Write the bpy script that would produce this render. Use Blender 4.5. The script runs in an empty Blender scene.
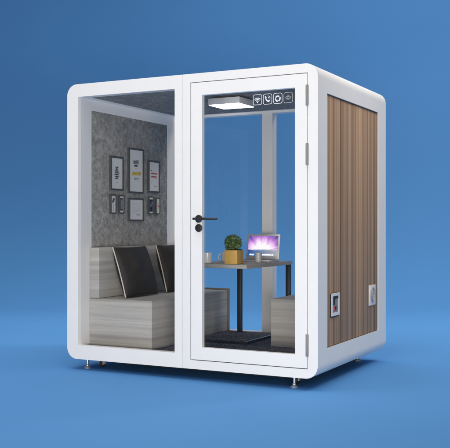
import bpy, bmesh, math, random
from mathutils import Vector, Matrix, noise
random.seed(7)
S = bpy.context.scene
C = S.collection
PI = math.pi
ZO = 0.085                       # height of the booth's underside above the floor
W, D, H = 2.157, 1.59, 2.20      # booth size

# ------------------------------------------------------------------ materials
def new_mat(name):
    m = bpy.data.materials.new(name); m.use_nodes = True
    nt = m.node_tree
    return m, nt, nt.nodes['Principled BSDF']

def N(nt, kind, **kw):
    n = nt.nodes.new(kind)
    for k, v in kw.items():
        if k in n.inputs: n.inputs[k].default_value = v
        else: setattr(n, k, v)
    return n

def ramp(nt, stops, src):
    r = nt.nodes.new('ShaderNodeValToRGB')
    el = r.color_ramp.elements
    while len(el) < len(stops): el.new(0.5)
    for e, (p, c) in zip(el, stops):
        e.position = p; e.color = (*c, 1) if len(c) == 3 else c
    nt.links.new(src, r.inputs[0])
    return r

def coords(nt, scale=(1, 1, 1)):
    t = nt.nodes.new('ShaderNodeTexCoord')
    mp = nt.nodes.new('ShaderNodeMapping'); mp.inputs['Scale'].default_value = scale
    nt.links.new(t.outputs['Object'], mp.inputs[0])
    return mp.outputs[0]

def bump(nt, src, b, strength=0.1, dist=0.002):
    n = nt.nodes.new('ShaderNodeBump'); n.inputs['Strength'].default_value = strength
    n.inputs['Distance'].default_value = dist
    nt.links.new(src, n.inputs['Height']); nt.links.new(n.outputs[0], b.inputs['Normal'])

def plain(name, col, rough=0.5, metal=0.0, vary=0.06, scale=40, bmp=0.03, coat=0.0):
    m, nt, b = new_mat(name)
    nz = N(nt, 'ShaderNodeTexNoise', Scale=scale, Detail=4.0)
    nt.links.new(coords(nt), nz.inputs['Vector'])
    lo = tuple(max(0, c * (1 - vary)) for c in col); hi = tuple(min(1, c * (1 + vary)) for c in col)
    r = ramp(nt, [(0.3, lo), (0.7, hi)], nz.outputs[0])
    nt.links.new(r.outputs[0], b.inputs['Base Color'])
    b.inputs['Roughness'].default_value = rough; b.inputs['Metallic'].default_value = metal
    b.inputs['Coat Weight'].default_value = coat
    if bmp: bump(nt, nz.outputs[0], b, bmp)
    return m

def mix_rgb(nt, fac, a, b, mode='MIX'):
    n = nt.nodes.new('ShaderNodeMix'); n.data_type = 'RGBA'; n.blend_type = mode
    for sock, v in ((n.inputs[0], fac), (n.inputs[6], a), (n.inputs[7], b)):
        if hasattr(v, 'is_linked'): nt.links.new(v, sock)
        elif isinstance(v, tuple): sock.default_value = (*v, 1)
        else: sock.default_value = v
    return n.outputs[2]

def mat_felt():
    m, nt, b = new_mat('grey_felt')
    v = coords(nt)
    big = N(nt, 'ShaderNodeTexNoise', Scale=7.0, Detail=7.0, Roughness=0.68, Distortion=2.6)
    v2 = coords(nt, (24, 24, 26))
    fib = N(nt, 'ShaderNodeTexNoise', Scale=1.0, Detail=8.0, Roughness=0.75, Distortion=2.2)
    fine = N(nt, 'ShaderNodeTexNoise', Scale=320.0, Detail=3.0)
    for n in (big, fine): nt.links.new(v, n.inputs['Vector'])
    nt.links.new(v2, fib.inputs['Vector'])
    c1 = ramp(nt, [(0.36, (.17, .169, .168)), (0.5, (.28, .279, .277)), (0.63, (.43, .428, .425))], big.outputs[0])
    c2 = ramp(nt, [(0.38, (.12, .12, .12)), (0.52, (.28, .28, .279)), (0.64, (.50, .498, .495))], fib.outputs[0])
    c = mix_rgb(nt, 0.42, c1.outputs[0], c2.outputs[0])
    c3 = ramp(nt, [(0.3, (.75, .75, .75)), (0.7, (1.2, 1.2, 1.2))], fine.outputs[0])
    c = mix_rgb(nt, 0.6, c, c3.outputs[0], 'MULTIPLY')
    nt.links.new(c, b.inputs['Base Color'])
    b.inputs['Roughness'].default_value = 0.95
    b.inputs['Specular IOR Level'].default_value = 0.15
    bump(nt, fib.outputs[0], b, 0.25, 0.003)
    return m

def mat_walnut():
    m, nt, b = new_mat('walnut_laminate')
    s1 = N(nt, 'ShaderNodeTexNoise', Scale=1.0, Detail=3.0, Roughness=0.6)
    nt.links.new(coords(nt, (10, 10, 0.04)), s1.inputs['Vector'])
    s2 = N(nt, 'ShaderNodeTexNoise', Scale=1.0, Detail=4.0, Roughness=0.65)
    nt.links.new(coords(nt, (26, 26, 0.08)), s2.inputs['Vector'])
    s3 = N(nt, 'ShaderNodeTexNoise', Scale=1.0, Detail=4.0, Roughness=0.7)
    nt.links.new(coords(nt, (210, 210, 2.2)), s3.inputs['Vector'])
    c1 = ramp(nt, [(0.34, (.215, .135, .085)), (0.5, (.385, .256, .170)), (0.66, (.53, .375, .262))], s1.outputs[0])
    c2 = ramp(nt, [(0.36, (.105, .060, .037)), (0.46, (.285, .180, .115)), (0.56, (.41, .275, .184)), (0.66, (.66, .49, .36))], s2.outputs[0])
    c = mix_rgb(nt, 0.6, c1.outputs[0], c2.outputs[0])
    c3 = ramp(nt, [(0.35, (.86, .855, .85)), (0.65, (1.10, 1.10, 1.10))], s3.outputs[0])
    c = mix_rgb(nt, 0.7, c, c3.outputs[0], 'MULTIPLY')
    nt.links.new(c, b.inputs['Base Color'])
    b.inputs['Roughness'].default_value = 0.72
    b.inputs['Specular IOR Level'].default_value = 0.22
    bump(nt, s3.outputs[0], b, 0.12, 0.001)
    return m

def mat_ash(name='ash_grey_weave', dark=1.0):
    m, nt, b = new_mat(name)
    s1 = N(nt, 'ShaderNodeTexNoise', Scale=1.0, Detail=3.0, Roughness=0.55, Distortion=0.05)
    nt.links.new(coords(nt, (0.35, 0.35, 17)), s1.inputs['Vector'])
    s2 = N(nt, 'ShaderNodeTexNoise', Scale=1.0, Detail=4.0, Roughness=0.7)
    nt.links.new(coords(nt, (2.2, 2.2, 120)), s2.inputs['Vector'])
    s3 = N(nt, 'ShaderNodeTexNoise', Scale=260.0, Detail=2.0)
    nt.links.new(coords(nt), s3.inputs['Vector'])
    k = dark
    c1 = ramp(nt, [(0.3, (.27*k, .258*k, .245*k)), (0.5, (.385*k, .372*k, .355*k)), (0.7, (.50*k, .485*k, .465*k))], s1.outputs[0])
    c2 = ramp(nt, [(0.3, (.86, .86, .86)), (0.7, (1.10, 1.10, 1.09))], s2.outputs[0])
    c = mix_rgb(nt, 0.8, c1.outputs[0], c2.outputs[0], 'MULTIPLY')
    c3 = ramp(nt, [(0.3, (.86, .86, .86)), (0.7, (1.1, 1.1, 1.1))], s3.outputs[0])
    c = mix_rgb(nt, 0.6, c, c3.outputs[0], 'MULTIPLY')
    nt.links.new(c, b.inputs['Base Color'])
    b.inputs['Roughness'].default_value = 0.62
    bump(nt, s2.outputs[0], b, 0.12, 0.001)
    return m

def mat_carpet():
    m, nt, b = new_mat('charcoal_carpet')
    v = coords(nt)
    a = N(nt, 'ShaderNodeTexNoise', Scale=48.0, Detail=6.0, Roughness=0.85)
    c_ = N(nt, 'ShaderNodeTexVoronoi', Scale=160.0)
    nt.links.new(v, a.inputs['Vector']); nt.links.new(v, c_.inputs['Vector'])
    c1 = ramp(nt, [(0.38, (.024, .021, .027)), (0.52, (.105, .096, .112)), (0.66, (.36, .335, .37))], a.outputs[0])
    c2 = ramp(nt, [(0.1, (1.3, 1.3, 1.3)), (0.6, (.6, .6, .6))], c_.outputs[0])
    nt.links.new(mix_rgb(nt, 0.7, c1.outputs[0], c2.outputs[0], 'MULTIPLY'), b.inputs['Base Color'])
    b.inputs['Roughness'].default_value = 0.95
    b.inputs['Specular IOR Level'].default_value = 0.1
    bump(nt, a.outputs[0], b, 0.6, 0.004)
    return m

def mat_glass():
    m = bpy.data.materials.new('clear_glass'); m.use_nodes = True
    nt = m.node_tree; nt.nodes.clear()
    out = nt.nodes.new('ShaderNodeOutputMaterial')
    tr = N(nt, 'ShaderNodeBsdfTransparent'); tr.inputs[0].default_value = (.996, .998, .998, 1)
    gl = N(nt, 'ShaderNodeBsdfGlossy', Roughness=0.01)
    lw = N(nt, 'ShaderNodeLayerWeight', Blend=0.5)
    p = N(nt, 'ShaderNodeMath', operation='POWER'); p.inputs[1].default_value = 5
    nt.links.new(lw.outputs['Facing'], p.inputs[0])
    mu = N(nt, 'ShaderNodeMath', operation='MULTIPLY_ADD'); mu.inputs[1].default_value = 0.9; mu.inputs[2].default_value = 0.012
    nt.links.new(p.outputs[0], mu.inputs[0])
    mx = N(nt, 'ShaderNodeMixShader')
    nt.links.new(mu.outputs[0], mx.inputs[0]); nt.links.new(tr.outputs[0], mx.inputs[1]); nt.links.new(gl.outputs[0], mx.inputs[2])
    nt.links.new(mx.outputs[0], out.inputs[0])
    return m

def mat_emit(name, col, strength):
    m, nt, b = new_mat(name)
    b.inputs['Base Color'].default_value = (*col, 1)
    b.inputs['Emission Color'].default_value = (*col, 1)
    b.inputs['Emission Strength'].default_value = strength
    nz = N(nt, 'ShaderNodeTexNoise', Scale=30.0)
    nt.links.new(coords(nt), nz.inputs['Vector'])
    bump(nt, nz.outputs[0], b, 0.02)
    return m

def mat_screen():
    """a lit screen: rays of pink-white light fanning out over violet and dark blue"""
    m, nt, b = new_mat('lit_screen')
    t = nt.nodes.new('ShaderNodeTexCoord')
    sp = nt.nodes.new('ShaderNodeSeparateXYZ'); nt.links.new(t.outputs['Generated'], sp.inputs[0])
    def M(op, a, b_=None, c=None):
        n = nt.nodes.new('ShaderNodeMath'); n.operation = op
        for i, v in enumerate((a, b_, c)):
            if v is None: continue
            if hasattr(v, 'is_linked'): nt.links.new(v, n.inputs[i])
            else: n.inputs[i].default_value = v
        return n.outputs[0]
    dx = M('SUBTRACT', sp.outputs['X'], 0.47); dz = M('SUBTRACT', sp.outputs['Z'], 0.22)
    ang = M('ARCTAN2', dx, dz)
    rad = M('SQRT', M('ADD', M('MULTIPLY', dx, dx), M('MULTIPLY', M('MULTIPLY', dz, dz), 0.55)))
    cmb = nt.nodes.new('ShaderNodeCombineXYZ')
    nt.links.new(M('MULTIPLY', ang, 3.2), cmb.inputs[0]); nt.links.new(M('MULTIPLY', rad, 1.2), cmb.inputs[1])
    nz = N(nt, 'ShaderNodeTexNoise', Scale=1.5, Detail=3.0); nt.links.new(cmb.outputs[0], nz.inputs['Vector'])
    val = M('ADD', M('SUBTRACT', 1.36, M('MULTIPLY', rad, 1.62)), M('MULTIPLY', M('SUBTRACT', nz.outputs[0], 0.5), 0.95))
    r = ramp(nt, [(0.0, (.035, .05, .22)), (0.25, (.16, .10, .42)), (0.48, (.50, .20, .66)), (0.68, (.86, .52, .90)), (0.88, (1, .96, 1))], val)
    # bottom band: blue of the picture, turning right into a painted grey reflection
    low = ramp(nt, [(0.0, (.015, .08, .30)), (0.35, (.10, .20, .40)), (1.0, (.42, .42, .46))], sp.outputs['X'])
    f = ramp(nt, [(0.28, (1, 1, 1)), (0.36, (0, 0, 0))], M('ADD', sp.outputs['Z'], M('MULTIPLY', M('SUBTRACT', nz.outputs[0], .5), .12)))
    c = mix_rgb(nt, f.outputs[0], r.outputs[0], low.outputs[0])
    nt.links.new(c, b.inputs['Emission Color']); b.inputs['Emission Strength'].default_value = 1.0
    b.inputs['Base Color'].default_value = (.02, .02, .02, 1); b.inputs['Roughness'].default_value = 0.25
    return m

def mat_backdrop():
    m, nt, b = new_mat('blue_paper')
    v = coords(nt)
    a = N(nt, 'ShaderNodeTexNoise', Scale=0.7, Detail=3.0); nt.links.new(v, a.inputs['Vector'])
    f = N(nt, 'ShaderNodeTexNoise', Scale=420.0, Detail=2.0); nt.links.new(v, f.inputs['Vector'])
    r = ramp(nt, [(0.3, BLUE_A), (0.7, BLUE_B)], a.outputs[0])
    nt.links.new(r.outputs[0], b.inputs['Base Color'])
    b.inputs['Roughness'].default_value = 0.72
    b.inputs['Specular IOR Level'].default_value = 0.18
    bump(nt, f.outputs[0], b, 0.04, 0.001)
    return m
BLUE_A = (.092, .296, .655); BLUE_B = (.096, .305, .67)

def mat_leaf():
    m, nt, b = new_mat('box_leaf')
    v = coords(nt)
    a = N(nt, 'ShaderNodeTexNoise', Scale=55.0, Detail=3.0); nt.links.new(v, a.inputs['Vector'])
    r = ramp(nt, [(0.3, (.034, .074, .022)), (0.5, (.085, .155, .046)), (0.7, (.23, .32, .11))], a.outputs[0])
    nt.links.new(r.outputs[0], b.inputs['Base Color']); b.inputs['Roughness'].default_value = 0.5
    return m

M_WHITE = plain('white_powder_coat', (.80, .80, .805), 0.42, 0, 0.012, 6, 0.0)
M_DOOR = plain('white_door_coat', (.81, .81, .815), 0.4, 0, 0.012, 6, 0.0)
M_WPLAST = plain('white_plastic', (.72, .72, .73), 0.4, 0, 0.03)
M_CERAM = plain('white_ceramic', (.72, .72, .72), 0.2, 0, 0.02, 12, 0.0)
M_GREYC = plain('grey_ceramic', (.40, .40, .42), 0.35, 0, 0.04, 20)
M_BLACK = plain('black_metal', (.018, .018, .019), 0.42, 0, 0.2, 60)
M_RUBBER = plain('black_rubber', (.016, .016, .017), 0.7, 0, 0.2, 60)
M_SEAL_SHADE = plain('grey_seal_and_shade', (.06, .06, .06), 0.8, 0, 0.1)
M_STEEL = plain('brushed_steel', (.62, .63, .65), 0.35, 0.85, 0.05, 90)
M_ALU = plain('silver_aluminium', (.60, .60, .62), 0.38, 0.6, 0.03, 90)
M_HINGE = plain('grey_hinge_metal', (.24, .24, .245), 0.55, 0.1, 0.04)
M_KEYS = plain('dark_grey_keys', (.07, .07, .075), 0.6)
M_GREY = plain('grey_plastic', (.24, .24, .25), 0.5, 0, 0.05)
M_LAMP = plain('pale_grey_lamp_housing', (.60, .60, .61), 0.5, 0, 0.03)
M_RED = plain('red_plastic', (.65, .06, .05), 0.4)
M_PILLOW = plain('brown_black_leather', (.016, .0135, .0125), 0.7, 0, 0.22, 28, 0.25)
M_PIPING = plain('cream_piping', (.52, .49, .45), 0.6, 0, 0.08, 120)
M_FRAME = plain('dark_grey_frame', (.065, .065, .066), 0.4, 0, 0.08)
M_PRINT = plain('white_print_paper', (.62, .62, .63), 0.6, 0, 0.02)
M_INK = plain('black_ink', (.045, .045, .05), 0.6)
M_GINK = plain('grey_ink', (.25, .25, .26), 0.6)
M_YINK = plain('mustard_ink', (.55, .40, .06), 0.6)
M_RINK = plain('red_ink', (.48, .045, .05), 0.6)
M_BINK = plain('steel_blue_ink', (.10, .16, .26), 0.6, 0, 0.5, 60)
M_CREAM = plain('cream_print', (.50, .50, .40), 0.6, 0, 0.2, 45)
M_NAVY = plain('dark_navy_print', (.012, .015, .03), 0.4, 0, 0.3, 50)
M_POT = plain('mustard_pot', (.56, .34, .085), 0.5, 0, 0.06, 30, 0.06)
M_SOIL = plain('dark_soil', (.03, .022, .015), 0.95, 0, 0.4, 120, 0.5)
M_TRIM = plain('taupe_edge_trim', (.13, .118, .108), 0.5)
M_TABLE = plain('grey_oak_top', (.37, .355, .335), 0.45, 0, 0.12, 18)
M_ICON = plain('white_vinyl', (.82, .82, .83), 0.5, 0, 0.01)
M_FICON = plain('frosted_grey_vinyl', (.36, .36, .37), 0.5, 0, 0.01)
M_FELT = mat_felt(); M_WOOD = mat_walnut(); M_ASH = mat_ash(); M_CARPET = mat_carpet()
M_GLASS = mat_glass(); M_LEAF = mat_leaf()
M_DIFF = mat_emit('lit_white_diffuser', (1, .96, .91), 4.2)
M_SCREEN = mat_screen()
M_DOCK = mat_emit('white_screen_marks', (1, 1, 1), 0.9)

# ------------------------------------------------------------------ mesh helpers (booth coordinates, z=0 at its underside)
def box(bm, x0, x1, y0, y1, z0, z1, bev=0.0, seg=2):
    t = bmesh.new()
    bmesh.ops.create_cube(t, size=1)
    for v in t.verts:
        v.co = Vector(((x0 + x1) / 2 + v.co.x * (x1 - x0), (y0 + y1) / 2 + v.co.y * (y1 - y0), (z0 + z1) / 2 + v.co.z * (z1 - z0)))
    if bev: bmesh.ops.bevel(t, geom=t.edges[:], offset=bev, segments=seg, profile=0.5, affect='EDGES')
    merge(bm, t)

def merge(bm, t, mtx=None):
    if mtx is not None: bmesh.ops.transform(t, matrix=mtx, verts=t.verts)
    me = bpy.data.meshes.new('tmp'); t.to_mesh(me); t.free(); bm.from_mesh(me); bpy.data.meshes.remove(me)

def cyl(bm, p0, p1, r, seg=24, r2=None, bev=0.0):
    p0, p1 = Vector(p0), Vector(p1); d = p1 - p0
    t = bmesh.new()
    bmesh.ops.create_cone(t, cap_ends=True, segments=seg, radius1=r, radius2=r if r2 is None else r2, depth=d.length)
    if bev:
        es = [e for e in t.edges if len(e.link_faces) == 2 and any(len(f.verts) > 4 for f in e.link_faces)]
        bmesh.ops.bevel(t, geom=es, offset=bev, segments=2, profile=0.5, affect='EDGES')
    merge(bm, t, Matrix.Translation((p0 + p1) / 2) @ d.to_track_quat('Z', 'Y').to_matrix().to_4x4())

def lathe(bm, prof, ctr, seg=32):
    rings = []
    for r, z in prof:
        if r < 1e-6: rings.append([bm.verts.new((ctr[0], ctr[1], ctr[2] + z))])
        else: rings.append([bm.verts.new((ctr[0] + r * math.cos(2 * PI * k / seg), ctr[1] + r * math.sin(2 * PI * k / seg), ctr[2] + z)) for k in range(seg)])
    for a, b in zip(rings, rings[1:]):
        for k in range(seg):
            q = (k + 1) % seg
            if len(a) == 1 and len(b) == 1: continue
            if len(a) == 1: bm.faces.new((a[0], b[q], b[k]))
            elif len(b) == 1: bm.faces.new((a[k], a[q], b[0]))
            else: bm.faces.new((a[k], a[q], b[q], b[k]))

def tube(bm, pts, r, seg=8, closed=False):
    pts = [Vector(p) for p in pts]; n = len(pts); rings = []
    up = Vector((0.123, 0.31, 0.94)).normalized()
    for i, p in enumerate(pts):
        a = pts[(i - 1) % n] if (closed or i > 0) else p
        b = pts[(i + 1) % n] if (closed or i < n - 1) else p
        t = (b - a).normalized(); s = t.cross(up).normalized(); u = s.cross(t)
        rings.append([bm.verts.new(p + r * (math.cos(2 * PI * k / seg) * s + math.sin(2 * PI * k / seg) * u)) for k in range(seg)])
    m = n if closed else n - 1
    for i in range(m):
        a, b = rings[i], rings[(i + 1) % n]
        for k in range(seg):
            q = (k + 1) % seg
            bm.faces.new((a[k], a[q], b[q], b[k]))
    if not closed:
        bm.faces.new(rings[0]); bm.faces.new(rings[-1][::-1])

def prism(bm, poly, y0, y1):
    """polygon in (x, z) given thickness along y"""
    a = [bm.verts.new((x, y0, z)) for x, z in poly]; b = [bm.verts.new((x, y1, z)) for x, z in poly]
    bm.faces.new(a); bm.faces.new(b[::-1])
    for i in range(len(poly)):
        j = (i + 1) % len(poly); bm.faces.new((a[j], a[i], b[i], b[j]))

def strip(bm, pts, w, y0, y1, closed=False):
    """a flat line of width w drawn through (x, z) points, with thickness along y"""
    n = len(pts); L, R = [], []
    for i in range(n):
        a = Vector(pts[(i - 1) % n] if (closed or i) else pts[i]); b = Vector(pts[(i + 1) % n] if (closed or i < n - 1) else pts[i])
        t = (b - a).normalized(); o = Vector((-t.y, t.x)) * w / 2; p = Vector(pts[i])
        L.append(p + o); R.append(p - o)
    vs = [[bm.verts.new((q.x, y, q.y)) for q in side] for side in (L, R) for y in (y0, y1)]
    l0, l1, r0, r1 = vs
    for i in range(n if closed else n - 1):
        j = (i + 1) % n
        bm.faces.new((l0[i], l0[j], r0[j], r0[i])); bm.faces.new((l1[i], r1[i], r1[j], l1[j]))
        bm.faces.new((l0[i], l1[i], l1[j], l0[j])); bm.faces.new((r0[i], r0[j], r1[j], r1[i]))
    if not closed:
        for i in (0, n - 1): bm.faces.new((l0[i], r0[i], r1[i], l1[i]))

def ring(bm, o, i, y0, y1):
    """rectangular frame (x0,x1,z0,z1) outer / inner between y0 and y1"""
    def q(r, y): return [bm.verts.new(p) for p in ((r[0], y, r[2]), (r[1], y, r[2]), (r[1], y, r[3]), (r[0], y, r[3]))]
    a, b, c, d = q(o, y0), q(i, y0), q(o, y1), q(i, y1)
    for k in range(4):
        j = (k + 1) % 4
        bm.faces.new((a[k], a[j], b[j], b[k])); bm.faces.new((c[k], d[k], d[j], c[j]))
        bm.faces.new((a[k], c[k], c[j], a[j])); bm.faces.new((b[k], b[j], d[j], d[k]))

def obj(name, bm, mat, parent=None, base=None, sharp=35, zo=ZO):
    me = bpy.data.meshes.new(name)
    bmesh.ops.recalc_face_normals(bm, faces=bm.faces)
    o = bpy.data.objects.new(name, me); C.objects.link(o)
    if parent is not None:
        root = parent
        while root.parent: root = root.parent
        org = root.location.copy(); o.parent = parent
    else:
        org = Vector(base) + Vector((0, 0, zo)) if base else Vector((0, 0, 0))
        o.location = org
    for v in bm.verts: v.co = v.co + Vector((0, 0, zo)) - org
    for f in bm.faces: f.smooth = True
    for e in bm.edges:
        if len(e.link_faces) == 2 and e.calc_face_angle(0) > math.radians(sharp): e.smooth = False
    bm.to_mesh(me); bm.free()
    for m in (mat if isinstance(mat, list) else [mat]): me.materials.append(m)
    return o

def bevel_mod(o, w=0.002, seg=2):
    b = o.modifiers.new('bevel', 'BEVEL'); b.width = w; b.segments = seg; b.limit_method = 'ANGLE'; b.angle_limit = math.radians(40)
    b.harden_normals = True
    return o

def thing(name, label, cat, base, group=None):
    o = bpy.data.objects.new(name, None); C.objects.link(o)
    o.location = Vector(base) + Vector((0, 0, ZO)); o.empty_display_size = 0.1
    o['label'] = label; o['category'] = cat
    if group: o['group'] = group
    return o

def tag(o, label, cat, group=None):
    o['label'] = label; o['category'] = cat
    if group: o['group'] = group
    return o

def nb(): return bmesh.new()

def yz_ring(bm, o, i, x0, x1):
    t = nb(); ring(t, o, i, x0, x1)
    for v in t.verts: v.co = Vector((v.co.y, v.co.x, v.co.z))
    merge(bm, t)

# ------------------------------------------------------------------ camera
YAW = 0.4775
cam = bpy.data.cameras.new('camera'); co = bpy.data.objects.new('camera', cam); C.objects.link(co)
co.location = (4.3742, -5.6846, 1.069 + ZO); co.rotation_euler = (PI / 2, 0, YAW)
cam.lens = 70.02; cam.sensor_width = 36; cam.shift_y = 1.46 / 450; cam.clip_end = 200
S.camera = co
fwd = Vector((-math.sin(YAW), math.cos(YAW), 0)); rgt = Vector((math.cos(YAW), math.sin(YAW), 0))

# ------------------------------------------------------------------ studio sweep: floor curving up into the backdrop
bm = nb()
o0 = Vector((4.3742, -5.6846, 0))
prof = [(-6 + i * 0.5, 0.0) for i in range(37)]
R_ = 4.4
prof += [(12 + R_ * math.sin(a), R_ * (1 - math.cos(a))) for a in [PI / 2 * k / 24 for k in range(1, 25)]]
prof += [(12 + R_, R_ + k * 1.0) for k in range(1, 8)]
cols = [-16 + 2 * k for k in range(17)]
g = [[bm.verts.new(o0 + fwd * d + rgt * c + Vector((0, 0, z))) for c in cols] for d, z in prof]
for i in range(len(prof) - 1):
    for k in range(len(cols) - 1): bm.faces.new((g[i][k], g[i][k + 1], g[i + 1][k + 1], g[i + 1][k]))
sweep = obj('studio_backdrop', bm, mat_backdrop(), zo=0, sharp=80)
sweep['kind'] = 'structure'

# ------------------------------------------------------------------ booth
booth = thing('meeting_booth', 'white rounded office booth with glass front, hinged glass door and walnut side panels', 'office booth', (W / 2, D / 2, -ZO))
RAD = 0.092
def rounded(x0, x1, z0, z1, r, n=10):
    pts = []
    for cx, cz, a0 in ((x1 - r, z0 + r, -PI / 2), (x1 - r, z1 - r, 0), (x0 + r, z1 - r, PI / 2), (x0 + r, z0 + r, PI)):
        pts += [(cx + r * math.cos(a0 + PI / 2 * k / n), cz + r * math.sin(a0 + PI / 2 * k / n)) for k in range(n + 1)]
    return pts
bm = nb(); prism(bm, rounded(0, W, 0, H, RAD), 0, D)
es = [e for e in bm.edges if all(abs(v.co.y - e.verts[0].co.y) < 1e-6 for v in e.verts) and any(len(f.verts) > 4 for f in e.link_faces)]
bmesh.ops.bevel(bm, geom=es, offset=0.016, segments=4, profile=0.5, affect='EDGES')
shell = obj('shell', bm, M_WHITE, booth)
def cut(target, boxes):
    bm = nb()
    for b in boxes: box(bm, *b)
    c = obj('cutter', bm, M_WHITE, booth)
    m = target.modifiers.new('cut', 'BOOLEAN'); m.operation = 'DIFFERENCE'; m.solver = 'EXACT'; m.use_self = False; m.object = c
    bpy.context.view_layer.update()
    dg = bpy.context.evaluated_depsgraph_get()
    me = bpy.data.meshes.new_from_object(target.evaluated_get(dg))
    target.modifiers.clear(); old = target.data; target.data = me; me.name = 'shell'
    bpy.data.meshes.remove(old); cm = c.data; bpy.data.objects.remove(c); bpy.data.meshes.remove(cm)
PY0, PY1, PZ0, PZ1 = 0.183, 1.385, 0.195, 2.010
GL, GR, GB, GT = 0.107, 1.0057, 0.111, 2.098           # left pane opening
for b in [
    (0.107, 2.05, 0.06, 1.50, 0.080, 2.100),           # room inside
    (GL, GR, -0.05, 0.1, GB, GT),                      # left window
    (1.141, 2.081, -0.05, 0.046, 0.0654, 2.136),       # door rebate
    (1.185, 2.040, 0.03, 0.1, 0.110, 2.090),           # door opening
    (0.127, 1.034, 1.45, 1.7, 0.104, 2.080),           # rear panes
    (1.136, 2.030, 1.45, 1.7, 0.104, 2.080),
    (-0.1, 0.2, PY0, PY1, PZ0, PZ1),                   # side panels
    (1.95, 2.3, PY0, PY1, PZ0, PZ1),
    (0.175, 1.982, 0.088, 1.46, 2.05, 2.112),          # ceiling lining recess
    (1.0735, 1.0761, -0.05, 0.004, -0.05, 2.3)]:       # seam of the two front modules
    cut(shell, [b])
me = shell.data
bm = nb(); bm.from_mesh(me)
bmesh.ops.remove_doubles(bm, verts=bm.verts, dist=1e-5)
bmesh.ops.dissolve_limit(bm, angle_limit=math.radians(0.5), verts=bm.verts, edges=bm.edges)
for f in bm.faces: f.smooth = True
for e in bm.edges:
    e.smooth = not (len(e.link_faces) == 2 and e.calc_face_angle(0) > math.radians(35))
bm.to_mesh(me); bm.free()
wn = shell.modifiers.new('wn', 'WEIGHTED_NORMAL'); wn.keep_sharp = True

def part(name, mat, *boxes, parent=booth, bev=0.0, label=None):
    bm = nb()
    for b in boxes: box(bm, *b, bev=bev)
    o = obj(name, bm, mat, parent)
    if label: o['label'] = label
    return o

g_ = 0.0015
SEAM = 0.800
part('side_panel', M_WOOD, (W - 0.028, W - 0.012, PY0 + g_, SEAM - 0.001, PZ0 + .003, PZ1 - .006), bev=0.0012)
part('side_panel', M_WOOD, (W - 0.028, W - 0.012, SEAM + 0.001, PY1 - g_, PZ0 + .003, PZ1 - .006), bev=0.0012)
part('side_panel', M_WOOD, (0.010, 0.026, PY0 + g_, SEAM - 0.001, PZ0 + .003, PZ1 - .006), bev=0.0012)
part('side_panel', M_WOOD, (0.010, 0.026, SEAM + 0.001, PY1 - g_, PZ0 + .003, PZ1 - .006), bev=0.0012)
for xa, xb in ((W - .013, W - .0095), (.0095, .013)):
    bm = nb(); yz_ring(bm, (PY0 + .0004, PY1 - .0004, PZ0 + .0004, PZ1 - .0004), (PY0 + .0034, PY1 - .0034, PZ0 + .0036, PZ1 - .0066), xa, xb)
    obj('panel_shade_line', bm, M_SEAL_SHADE, booth)  # dark ring drawn in as the shade line of the panel recess
part('wall_lining', M_FELT, (0.060, 0.104, PY0 + 0.001, PY1 - 0.001, PZ0 + 0.001, PZ1 - 0.001), bev=0.002)
part('wall_lining', M_FELT, (W - 0.104, W - 0.060, PY0 + 0.001, PY1 - 0.001, PZ0 + 0.001, PZ1 - 0.001), bev=0.002)
part('ceiling_lining', M_FELT, (0.176, 1.981, 0.089, 1.459, 2.0995, 2.1118))
part('carpet', M_CARPET, (0.1072, 2.0498, 0.0602, 1.4998, 0.0802, 0.090))
part('window_pane', M_GLASS, (GL + .0005, GR - .0005, 0.036, 0.042, GB + .0005, GT - .0005), label='clear fixed pane of the front window')
part('window_pane', M_GLASS, (0.1275, 1.0335, 1.556, 1.562, 0.1045, 2.0795), label='clear pane in the rear wall')
part('window_pane', M_GLASS, (1.1365, 2.0295, 1.556, 1.562, 0.1045, 2.0795), label='clear pane in the rear wall')

# door
DL, DR, DB, DT = 1.1462, 2.0760, 0.0706, 2.1310
IL, IR, IB, IT = 1.2387, 1.9846, 0.1639, 2.0363
bm = nb(); ring(bm, (DL, DR, DB, DT), (IL, IR, IB, IT), 0.0012, 0.043)
door = bevel_mod(obj('door', bm, M_DOOR, booth), 0.002)
bm = nb(); ring(bm, (1.1412, 2.0808, 0.0656, 2.1358), (DL + .002, DR - .002, DB + .002, DT - .002), 0.0435, 0.0455)
obj('door_seal', bm, M_SEAL_SHADE, booth)
part('door_pane', M_GLASS, (IL + .0004, IR - .0004, 0.035, 0.041, IB + .0004, IT - .0004), parent=door)
for z0, z1 in ((1.905, 2.050), (1.490, 1.642), (0.155, 0.310)):
    bm = nb()
    cyl(bm, (2.0785, -0.002, z0), (2.0785, -0.002, z1), 0.0105, 20, bev=0.003)
    obj('hinge', bm, M_HINGE, door)
# lever handle and lock
bm = nb()
cyl(bm, (1.215, -0.009, 1.118), (1.215, 0.0015, 1.118), 0.029, 40, bev=0.0015)
cyl(bm, (1.215, -0.052, 1.118), (1.215, -0.008, 1.118), 0.010, 20)
cyl(bm, (1.190, -0.050, 1.118), (1.394, -0.050, 1.118), 0.0082, 20, bev=0.003)
obj('door_handle', bm, M_BLACK, door)
bm = nb()
cyl(bm, (1.215, -0.009, 1.050), (1.215, 0.0015, 1.050), 0.029, 40, bev=0.0015)
cyl(bm, (1.215, -0.013, 1.050), (1.215, -0.008, 1.050), 0.009, 20, bev=0.001)
obj('door_lock', bm, M_BLACK, door)
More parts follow.
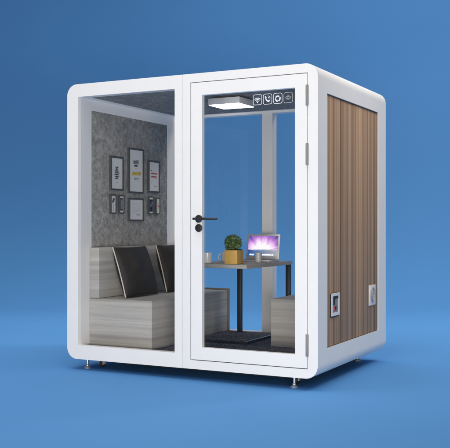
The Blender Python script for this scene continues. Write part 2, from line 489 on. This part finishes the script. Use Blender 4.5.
# the four vinyl pictograms on the door glass
def arc(cx, cz, r, a0, a1, n=14): return [(cx + r * math.cos(math.radians(a0 + (a1 - a0) * k / n)), cz + r * math.sin(math.radians(a0 + (a1 - a0) * k / n))) for k in range(n + 1)]
def icon(cx, kind, mat, label):
    cz = 1.976; y0, y1 = 0.0338, 0.0346
    bm = nb()
    strip(bm, rounded(cx - .0335, cx + .0335, cz - .0365, cz + .0365, .013, 5), 0.0035, y0, y1, True)
    if kind == 'wifi':
        for r in (.014, .026, .038): strip(bm, arc(cx, cz - .021, r * .86, 45, 135), .006, y0, y1)
        prism(bm, arc(cx, cz - .020, .0048, 0, 337, 15), y0, y1)
    elif kind == 'phone':
        strip(bm, [(cx - .0155, cz + .012), (cx - .013, cz + .001), (cx - .006, cz - .010), (cx + .004, cz - .017), (cx + .012, cz - .0185)], .009, y0, y1)
        prism(bm, [(cx - .023, cz + .018), (cx - .014, cz + .022), (cx - .007, cz + .010), (cx - .015, cz + .004)], y0 - .0002, y1 + .0002)
        prism(bm, [(cx + .003, cz - .011), (cx + .012, cz - .018), (cx + .021, cz - .015), (cx + .015, cz - .006)][::-1], y0 - .0004, y1 + .0004)
        for r in (.011, .020): strip(bm, arc(cx + .001, cz + .002, r, 5, 85), .004, y0, y1)
    elif kind == 'recycle':
        for k in range(3):
            a = 90 + 120 * k
            strip(bm, arc(cx, cz - .002, .0175, a - 42, a + 30, 8), .0095, y0, y1)
            t = math.radians(a + 30); c_ = Vector((cx + .0175 * math.cos(t), cz - .002 + .0175 * math.sin(t)))
            d = Vector((-math.sin(t), math.cos(t))); n_ = Vector((math.cos(t), math.sin(t)))
            prism(bm, [tuple(c_ + n_ * .0095), tuple(c_ + d * .0125), tuple(c_ - n_ * .0095)], y0 - .0002, y1 + .0002)
    else:
        up = [(cx - .022 + .044 * k / 12, cz + .013 * math.sin(PI * k / 12)) for k in range(13)]
        lo = [(cx + .022 - .044 * k / 12, cz - .013 * math.sin(PI * k / 12)) for k in range(1, 12)]
        strip(bm, up + lo, .0035, y0, y1, True)
        strip(bm, arc(cx, cz, .0075, 0, 345, 18), .0035, y0 - .0002, y1 + .0002, True)
    o = obj('pictogram', bm, mat, door); o['label'] = label
icon(1.679, 'wifi', M_ICON, 'white wireless-signal pictogram in a rounded square')
icon(1.759, 'phone', M_ICON, 'white telephone pictogram in a rounded square')
icon(1.839, 'recycle', M_ICON, 'white three-arrow recycling pictogram in a rounded square')
icon(1.920, 'eye', M_FICON, 'faint grey eye pictogram in a rounded square')

# power inlet and round vent on the walnut side
X0 = W - 0.012
y0, y1, z0, z1 = 0.268, 0.432, 0.412, 0.577
bm = nb(); yz_ring(bm, (y0, y1, z0, z1), (y0 + .026, y1 - .026, z0 + .026, z1 - .022), X0 + 0.010, X0 + 0.017)
inlet = bevel_mod(obj('power_inlet', bm, M_WPLAST, booth), 0.003)
iy0, iy1, iz0, iz1 = y0 + .026, y1 - .026, z0 + .026, z1 - .022
part('inlet_shadow_box', M_RUBBER, (X0 - .003, X0 + .0098, y0 + .004, y1 - .004, z0 - .010, z1 - .004), parent=inlet, bev=.002)  # black box behind the plate, dropped lower to stand in for its shadow
part('inlet_back', M_GREY, (X0 + .0095, X0 + .0105, iy0 + .0003, iy1 - .0003, iz0 + .0003, iz1 - .0003), parent=inlet)
part('inlet_hood', M_RUBBER, (X0 + .0104, X0 + .0165, iy0 + .001, iy1 - .001, iz1 - .018, iz1 - .001), parent=inlet, bev=.002)
part('plug_socket', M_RUBBER, (X0 + .0104, X0 + .0155, iy0 + .004, iy0 + .046, iz1 - .062, iz1 - .019), parent=inlet, bev=.004)
part('rocker_switch', M_RED, (X0 + .0104, X0 + .0172, iy0 + .004, iy0 + .040, iz0 + .012, iz0 + .042), parent=inlet, bev=.004)
part('data_port', M_RUBBER, (X0 + .0104, X0 + .0145, iy0 + .056, iy0 + .076, iz0 + .018, iz0 + .042), parent=inlet, bev=.002)
part('inlet_divider', M_GREY, (X0 + .0104, X0 + .0150, iy1 - .018, iy1 - .002, iz0 + .002, iz1 - .020), parent=inlet, bev=.002)
y0, y1, z0, z1 = 1.160, 1.316, 0.417, 0.582
vent = part('air_vent', M_WPLAST, (X0 - .002, X0 + .010, y0, y1, z0, z1), bev=.003)
cy_, cz_ = (y0 + y1) / 2, (z0 + z1) / 2
bm = nb()
for r in (.062, .050, .038, .026, .014):
    pts = [(X0 + .0105, cy_ + r * math.cos(2 * PI * k / 40), cz_ + r * math.sin(2 * PI * k / 40)) for k in range(40)]
    tube(bm, pts, .0032, 8, True)
for k in range(4):
    a = PI / 4 * k + .2
    cyl(bm, (X0 + .0105, cy_ - .062 * math.cos(a), cz_ - .062 * math.sin(a)), (X0 + .0105, cy_ + .062 * math.cos(a), cz_ + .062 * math.sin(a)), .0022, 8)
obj('vent_grille', bm, M_GREYC, vent)
bm = nb(); cyl(bm, (X0 + .009, cy_, cz_), (X0 + .0104, cy_, cz_), .060, 40)
obj('vent_opening', bm, M_GREY, vent)

part('underside_light_block', M_BLACK, (.12, W - .12, .10, D - .10, -.0045, -.0006), (.30, W - .30, .32, 1.27, -.066, -.0044))  # added black plate and block that keep light out of the gap below
# levelling feet and castors
for x, y in ((0.130, 0.097), (1.947, 0.080), (0.130, 1.47), (1.947, 1.47)):
    bm = nb(); lathe(bm, [(0, -ZO), (.029, -ZO), (.030, -ZO + .006), (.026, -ZO + .012), (.014, -ZO + .020), (.0125, -ZO + .030), (.009, -ZO + .034), (.009, -.016), (.016, -.015), (.016, .0015), (0, .0015)], (x, y, 0), 28)
    obj('levelling_foot', bm, M_STEEL, booth)
def caster(x, y):
    bm = nb(); box(bm, x - .026, x + .026, y - .026, y + .026, -.007, .0015, bev=.002)
    box(bm, x - .022, x - .016, y - .017, y + .022, -.056, -.006, bev=.001); box(bm, x + .016, x + .022, y - .017, y + .022, -.056, -.006, bev=.001)
    c = obj('caster', bm, M_GREYC, booth)
    bm = nb(); cyl(bm, (x - .0135, y + .006, -.049), (x + .0135, y + .006, -.049), .032, 28, bev=.005)
    obj('wheel', bm, M_RUBBER, c)
for x, y in ((0.225, 0.165), (1.915, 0.20), (0.225, 1.39), (1.935, 1.385)): caster(x, y)

# ------------------------------------------------------------------ ceiling lamp
LX0, LX1, LY0, LY1, LZ = 1.030, 1.312, 0.480, 0.757, 2.030
lamp = thing('ceiling_lamp', 'square flat grey ceiling lamp, lit white underneath, seen through the door glass', 'lamp', ((LX0 + LX1) / 2, (LY0 + LY1) / 2, LZ))
part('housing', M_LAMP, (LX0, LX1, LY0, LY1, LZ + .004, LZ + .054), parent=lamp, bev=.002)
part('mount', M_KEYS, (LX0 + .05, LX1 - .05, LY0 + .05, LY1 - .05, LZ + .0542, 2.0994), parent=lamp)
part('diffuser', M_DIFF, (LX0 + .006, LX1 - .006, LY0 + .006, LY1 - .006, LZ, LZ + .0045), parent=lamp)

# ------------------------------------------------------------------ benches
SX0, SX1, SY0, SY1 = 0.1085, 0.709, 0.150, 1.452
def bench(label, mirror, y0):
    mx = (lambda a, b: (W - b, W - a)) if mirror else (lambda a, b: (a, b))
    xa, xb = mx(SX0, SX1)
    t = thing('bench_sofa', label, 'bench', ((xa + xb) / 2, (y0 + SY1) / 2, 0.090))
    part('seat', M_ASH, (*mx(SX0, SX1), y0, SY1, 0.0902, 0.477), parent=t, bev=.007)
    part('backrest', M_ASH, (*mx(SX0, 0.205), y0, SY1, 0.4774, 0.889), parent=t, bev=.007)
    part('end_panel', M_TRIM, (*mx(SX0, SX1 + .010), SY1 + .0005, SY1 + .022, 0.0902, 0.492), parent=t, bev=.002)
    return t
bench('long ash-grey bench with backrest along the grey felt wall, carrying two dark pillows', False, SY0)
bench('short ash-grey bench block with no pillows, inside the hinge side of the glass door', True, 0.774)

# ------------------------------------------------------------------ pillows
def pillow(label, yc, half, hh, xt, xb, zb, seed, tilt=0.0):
    n = 26; T = 0.082
    up = Vector((xt - xb, tilt * 0.1, 2 * hh)).normalized(); side = Vector((0, 1, 0)); side = (side - up * side.dot(up)).normalized()
    nor = side.cross(up).normalized()
    if nor.x < 0: nor = -nor
    ctr = Vector(((xt + xb) / 2, yc, zb + up.z * hh))
    rnd = Vector((seed * 3.1, seed * 1.7, 0))
    def P(u, v, s):
        a = half * u * (1 - .045 * (1 - v * v)); b = hh * v * (1 - .045 * (1 - u * u))
        th = T * max(0, (1 - u * u) * (1 - v * v)) ** 0.42
        w = noise.noise(Vector((u * 2.2, v * 2.2, s * 5)) + rnd) * .010 + noise.noise(Vector((u * 6, v * 5, s * 9)) + rnd) * .004
        th *= 1 + w / T * 1.6
        return ctr + side * a + up * b + nor * th * s
    bm = nb(); gr = {}
    def V(i, j, s):
        e = i in (0, n) or j in (0, n)
        k = (i, j, 0 if e else s)
        if k not in gr:
            u = math.sin((2 * i / n - 1) * PI / 2) ; v = math.sin((2 * j / n - 1) * PI / 2)
            gr[k] = bm.verts.new(P(u, v, 0 if e else s))
        return gr[k]
    for s in (1, -1):
        for i in range(n):
            for j in range(n):
                f = [V(i, j, s), V(i + 1, j, s), V(i + 1, j + 1, s), V(i, j + 1, s)]
                bm.faces.new(f if s > 0 else f[::-1])
    o = obj('pillow', bm, M_PILLOW, base=(ctr.x, ctr.y, zb), sharp=180)
    tag(o, label, 'pillow', 'dark pillows on the long bench')
    pts = []
    ts = [-1 + 2 * k / 24 for k in range(24)]
    for k in range(25): pts.append(P(-1, 1 - 2 * k / 24, 0))
    bm = nb(); tube(bm, pts, .0056, 8, False)
    obj('piping', bm, M_PIPING, o, sharp=180)
pillow('brown-black pillow with pale piping leaning at the front end of the bench', 0.492, 0.246, 0.214, 0.268, 0.402, 0.483, 1)
pillow('brown-black pillow with pale piping, the farther one, partly hidden by the door frame', 1.160, 0.246, 0.214, 0.268, 0.385, 0.483, 4)

# ------------------------------------------------------------------ framed pictures on the felt wall
WX = 0.104
def picture(label, y0, y1, z0, z1, marks, border=0.015, pm=None, depth=0.019):
    t = thing('framed_picture', label, 'picture', (WX, (y0 + y1) / 2, (z0 + z1) / 2), 'framed pictures on the felt wall')
    bm = nb(); yz_ring(bm, (y0, y1, z0, z1), (y0 + border, y1 - border, z0 + border, z1 - border), WX, WX + depth)
    bevel_mod(obj('frame', bm, M_FRAME, t), .0015)
    xp = WX + depth - .005
    pr = part('print', pm or M_PRINT, (WX + .001, xp, y0 + border + .0002, y1 - border - .0002, z0 + border + .0002, z1 - border - .0002), parent=t)
    w, h = y1 - y0 - 2 * border, z1 - z0 - 2 * border
    for L in marks:                          # each line or shape, in print fractions, v up
        if not isinstance(L, list): L = [L]
        m = L[0][4]
        bm = nb()
        for u0, u1, v0, v1, _ in L:
            box(bm, xp + .0003, xp + (.0014 if L[0][4] in (M_GINK, M_BINK) else .001), y0 + border + u0 * w, y0 + border + u1 * w, z0 + border + v0 * h, z0 + border + v1 * h)
        obj('print_mark', bm, m, pr)
def words(u0, u1, v0, v1, m, seed, lo=.03, hi=.07, gap=.22):
    """a line of illegible small lettering: strokes of uneven width and height, with word gaps; one list per line"""
    r = random.Random(seed); out = []; u = u0; k = 0
    while u < u1 - .008:
        e = min(u1, u + r.uniform(lo, hi)); h = v1 - v0
        out.append((u, e, v0 + h * r.choice((0, 0, .08)), v1 - h * r.choice((0, .0, .22, .3)), m))
        k += 1
        u = e + (hi - lo + .01) * gap * (2.2 if k % 4 == 0 else 1)
    return [out]
mk = []
for i, (a, b) in enumerate(((.36, .62), (.38, .60), (.28, .68), (.30, .72), (.26, .66), (.34, .66), (.34, .62))):
    v1 = .73 - i * .060
    mk += words(a, b, v1 - .048, v1, M_INK, i + 1, .05, .10, .22)
mk += words(.40, .58, .20, .212, M_GINK, 30)
picture('dark-framed white print with a column of stacked black lettering, left of the tall one', .436, .628, 1.368, 1.658, mk)
mk = words(.30, .68, .665, .76, M_INK, 41, .04, .07, .5) + words(.36, .60, .60, .65, M_INK, 48, .04, .07, .3) + words(.44, .58, .545, .56, M_YINK, 42)
mk += [[(.24, .80, .395, .475, M_YINK), (.20, .26, .375, .455, M_YINK), (.78, .84, .41, .495, M_YINK)]] + words(.30, .72, .31, .335, M_GINK, 43) + words(.34, .68, .275, .297, M_GINK, 44)
picture('tallest framed print, black lettering above a mustard yellow banner', .712, .950, 1.353, 1.749, mk)
mk = words(.16, .30, .70, .74, M_RINK, 51, .04, .06, .2) + words(.16, .84, .585, .64, M_RINK, 52, .05, .09, .25) + words(.16, .74, .47, .525, M_RINK, 53, .05, .09, .25) + words(.62, .80, .43, .445, M_GINK, 54) + words(.48, .82, .165, .185, M_RINK, 55)
picture('framed white print with lines of red lettering', 1.032, 1.224, 1.368, 1.660, mk)
mk = [[(.30, .72, .64, .7402, M_INK), (.40, .80, .74, .84, M_INK), (.22, .46, .58, .6502, M_INK)], [(.46, .50, .10, .58, M_GINK), (.40, .62, .09, .12, M_GINK)]]
picture('small framed print of a black bird-like shape above a thin stem', .436, .520, 1.168, 1.333, mk, .011)
mk = [(.10, .90, .12, .88, M_INK), (.24, .76, .20, .80, M_GINK)]
picture('small framed print of an upright grey rectangle edged in black', .562, .640, 1.170, 1.331, mk, .011)
mk = []
for i in range(5): mk += words(.16, (.86, .80, .84, .78, .5)[i], .78 - i * .105, .795 - i * .105, M_GINK, 60 + i)
mk += words(.50, .82, .26, .30, M_GINK, 70) + words(.56, .78, .20, .215, M_GINK, 71)
picture('wide framed white sheet with rows of faint grey writing below the tallest print', .715, .950, 1.106, 1.311, mk)
mk = [(.06, .94, .10, .88, M_NAVY), [(.22, .70, .42, .62, M_BINK), (.40, .90, .56, .72, M_BINK)]]
picture('small framed print of a dark navy image with a steel blue patch', 1.037, 1.117, 1.170, 1.333, mk, .010)
mk = [(.12, .80, .64, .70, M_CREAM), (.55, .90, .42, .50, M_RINK), (.15, .55, .30, .36, M_CREAM), (.20, .7, .5, .54, M_GINK)]
picture('narrow framed cream print with a small red patch', 1.160, 1.230, 1.172, 1.325, mk, .009, plain('pale_cream_paper', (.60, .60, .54), .6))

# ------------------------------------------------------------------ floor mat and table
mat_ = thing('floor_mat', 'low black-edged carpet slab on the booth floor beside the long bench', 'mat', (.978, 1.09, .090))
part('edging', M_RUBBER, (.726, 1.232, .780, 1.395, .0902, .1125), parent=mat_, bev=.002)
part('pile', M_CARPET, (.738, 1.222, .792, 1.383, .1122, .1155), parent=mat_, bev=.001)
part('edge_trim', M_STEEL, (1.2225, 1.2325, .782, 1.393, .1128, .1165), parent=mat_, bev=.001)
ZT = 0.760
table = thing('table', 'narrow grey-topped table on black square legs at the back of the booth', 'table', (1.08, .925, .1155))
part('tabletop', mat_ash('grey_oak_laminate', .92), (.780, 1.380, .470, 1.383, ZT - .031, ZT), parent=table, bev=.002)
part('leg', M_BLACK, (.866, .904, 1.330, 1.368, .1157, ZT - .0312), parent=table, bev=.003)
part('leg', M_BLACK, (1.338, 1.376, 1.330, 1.368, .0902, ZT - .0312), parent=table, bev=.003)

# ------------------------------------------------------------------ things on the table
def mug(label, x, y, r, h, mat, handle_dir=None):
    bm = nb(); lathe(bm, [(0, 0), (r * .86, 0), (r * .95, .004), (r, .014), (r, h - .002), (r - .0015, h), (r - .004, h - .002), (r - .005, .012), (0, .008)], (x, y, ZT + .0003), 36)
    o = obj('mug' if handle_dir is not None else 'cup', bm, mat, base=(x, y, ZT))
    tag(o, label, 'mug' if handle_dir is not None else 'cup')
    if handle_dir is not None:
        d = Vector((math.cos(handle_dir), math.sin(handle_dir), 0))
        pts = []
        for k in range(15):
            a = -PI / 2 + PI * k / 14
            pts.append(Vector((x, y, ZT + h * .52)) + d * (r - .003 + .030 * math.cos(a)) + Vector((0, 0, h * .32 * math.sin(a))))
        bm = nb(); tube(bm, pts, .0048, 10); obj('handle', bm, mat, o, sharp=60)
    return o
mug('plain white cup at the door-handle end of the table', .972, .58, .038, .088, M_CERAM)
mug('white mug half hidden behind the plant pot, its loop handle showing', 1.000, .85, .036, .082, M_CERAM, PI + YAW - .1)
mug('matt grey cup standing in front of the laptop screen', 1.304, .85, .028, .085, M_GREYC)

plant = thing('potted_plant', 'bushy green box plant in a mustard yellow cube pot on the table', 'plant', (1.214, .578, ZT))
px0, px1, py0, py1 = 1.156, 1.271, .520, .636; pz1 = ZT + .112
bm = nb(); box(bm, px0, px1, py0, py1, ZT + .0003, pz1, bev=.004, seg=3)
for v in bm.verts:
    k = 0.965 + 0.035 * (v.co.z - ZT) / .112
    v.co.x = 1.2135 + (v.co.x - 1.2135) * k; v.co.y = .578 + (v.co.y - .578) * k
pot = obj('pot', bm, M_POT, plant)
part('soil', M_SOIL, (px0 + .010, px1 - .010, py0 + .010, py1 - .010, pz1 + .0003, pz1 + .006), parent=plant, bev=.002)
bm = nb(); rr = random.Random(3)
cx, cy, cz = 1.210, .578, pz1 + .052
cl = []
for k in range(26):
    a = rr.uniform(0, 2 * PI); q = rr.uniform(-.75, 1); s_ = math.sqrt(max(0, 1 - q * q)); f_ = rr.uniform(.62, .95)
    cl.append((Vector((cx + .070 * f_ * s_ * math.cos(a), cy + .066 * f_ * s_ * math.sin(a), cz + .050 * f_ * q)), rr.uniform(.020, .034)))
cl.append((Vector((cx, cy, cz)), .045)); cl.append((Vector((cx - .02, cy - .01, cz - .02)), .042)); cl.append((Vector((cx + .03, cy, cz - .015)), .04))
for c, r in cl:
    for k in range(int(90 * (r / .028) ** 1.5)):
        d = Vector((rr.gauss(0, 1), rr.gauss(0, 1), rr.gauss(0, 1))).normalized()
        p = c + d * r * rr.uniform(.65, 1.08)
        if p.z < pz1 + .004: continue
        n_ = (d + Vector((rr.gauss(0, .5), rr.gauss(0, .5), rr.gauss(0, .5) + .35))).normalized()
        t_ = n_.cross(Vector((rr.gauss(0, 1), rr.gauss(0, 1), rr.gauss(0, 1)))).normalized(); b_ = n_.cross(t_)
        L = rr.uniform(.0075, .0125); w = L * .55
        vs = [bm.verts.new(q) for q in (p - t_ * L * .9, p - t_ * L * .1 + b_ * w * .55 + n_ * .0015, p + t_ * L, p - t_ * L * .1 - b_ * w * .55 + n_ * .0015)]
        bm.faces.new((vs[0], vs[1], vs[2])); bm.faces.new((vs[0], vs[2], vs[3]))
obj('foliage', bm, M_LEAF, plant, sharp=180)
bm = nb()
for k in range(16):
    c, r = cl[k]
    a0 = Vector((1.2135 + rr.uniform(-.02, .02), .578 + rr.uniform(-.02, .02), pz1 + .004))
    tube(bm, [a0, a0.lerp(c, .5) + Vector((0, 0, .006)), c], .0016, 6)
obj('stems', bm, plain('brown_stem', (.06, .04, .02), .8), plant)

# laptop
lx0, lx1, ly0, ly1 = 1.020, 1.334, .990, 1.196
lap = thing('laptop', 'open silver laptop showing a glowing violet and white screen', 'laptop', ((lx0 + lx1) / 2, (ly0 + ly1) / 2, ZT))
part('base', M_ALU, (lx0, lx1, ly0, ly1, ZT + .0004, ZT + .016), parent=lap, bev=.003)
bm = nb()
for r in range(5):
    for k in range(13):
        kx = lx0 + .022 + k * .0212; ky = ly0 + .085 + r * .020
        box(bm, kx, kx + .0185, ky, ky + .017, ZT + .0161, ZT + .0172)
obj('keyboard', bm, M_KEYS, lap)
part('touchpad', M_GREY, ((lx0 + lx1) / 2 - .05, (lx0 + lx1) / 2 + .05, ly0 + .012, ly0 + .072, ZT + .0161, ZT + .0166), parent=lap)
LEAN = math.radians(9); LH = 0.222
hinge = Matrix.Translation((0, ly1 - .004, ZT + .014)) @ Matrix.Rotation(-LEAN, 4, 'X')
def lidpart(name, mat, b, par, bev=0.0):
    bm = nb(); box(bm, *b, bev=bev); bmesh.ops.transform(bm, matrix=hinge, verts=bm.verts); return obj(name, bm, mat, par)
lid = lidpart('lid', M_ALU, (lx0, lx1, 0, .009, .003, LH), lap, .003)
scr = lidpart('screen', M_SCREEN, (lx0 + .016, lx1 - .016, -.0012, -.0002, .030, LH - .016), lid)
r5 = random.Random(5)
def dock(xs, n):
    bm = nb()
    for k in range(n):
        x = lx0 + xs + k * .0140; h_ = r5.uniform(.008, .014)
        box(bm, x, x + .0128, -.0020, -.0014, .036, .036 + h_)
    bmesh.ops.transform(bm, matrix=hinge, verts=bm.verts); obj('screen_icons', bm, M_DOCK, lid)
dock(.150, 8); dock(.034, 3)

# ------------------------------------------------------------------ light
def area(name, loc, target, size, power, col=(1, 1, 1), size_y=None):
    l = bpy.data.lights.new(name, 'AREA'); l.energy = power; l.color = col
    l.shape = 'RECTANGLE' if size_y else 'SQUARE'; l.size = size
    if size_y: l.size_y = size_y
    o = bpy.data.objects.new(name, l); C.objects.link(o); o.location = loc
    o.rotation_euler = (Vector(target) - Vector(loc)).to_track_quat('-Z', 'Y').to_euler()
    return o
WARM = (1, .94, .86)
def on_sweep(d, c, z): return tuple(o0 + fwd * d + rgt * c + Vector((0, 0, z)))
area('key_softbox', (2.6, -7.6, 6.4), (1.0, .4, 1.0), 2.8, 165, WARM)
area('front_low_fill', (1.7, -6.4, .38), (1.0, .6, 2.0), 1.8, 92, WARM, .7)  # second low fill, unseen, added to lift the booth's ceiling
area('low_fill', (5.5, -7.3, .60), (.5, .8, 1.9), 3.2, 370, WARM, 1.1)  # unseen fill added near the floor to brighten the booth's interior
area('overhead_softbox', (.8, -1.5, 6.6), (1.2, -.3, 0), 3.4, 184, (1, .97, .94))
q_ = area('side_fill', (3.9, .75, 4.5), (2.15, .75, 1.75), 1.3, 12.5, WARM, 1.8); q_.data.spread = math.radians(75)  # unseen fill added to make the right wall brighter towards its top
area('backdrop_light', on_sweep(9.0, 6.0, 6.5), on_sweep(16, 1.6, 3.6), 3.0, 315, WARM)
r_ = area('rear_floor_fill', on_sweep(10.2, 0, 7.0), on_sweep(10.2, 0, 0), 12.0, 150, WARM, 4.0)  # unseen light added to brighten the floor behind the booth
r_.rotation_euler = (0, 0, YAW); r_.data.spread = math.radians(95)
w = bpy.data.worlds.new('World'); S.world = w; w.use_nodes = True
w.node_tree.nodes['Background'].inputs[0].default_value = (1, .93, .83, 1)
w.node_tree.nodes['Background'].inputs[1].default_value = 0.11

S.view_settings.view_transform = 'Standard'; S.view_settings.look = 'None'
S.view_settings.exposure = 0; S.view_settings.gamma = 1
S.render.engine = 'CYCLES'
cy = S.cycles
cy.max_bounces = 10; cy.transparent_max_bounces = 24; cy.diffuse_bounces = 5; cy.glossy_bounces = 4
cy.use_denoising = True
try: cy.denoiser = 'OPENIMAGEDENOISE'
except Exception: pass
cy.sample_clamp_indirect = 8
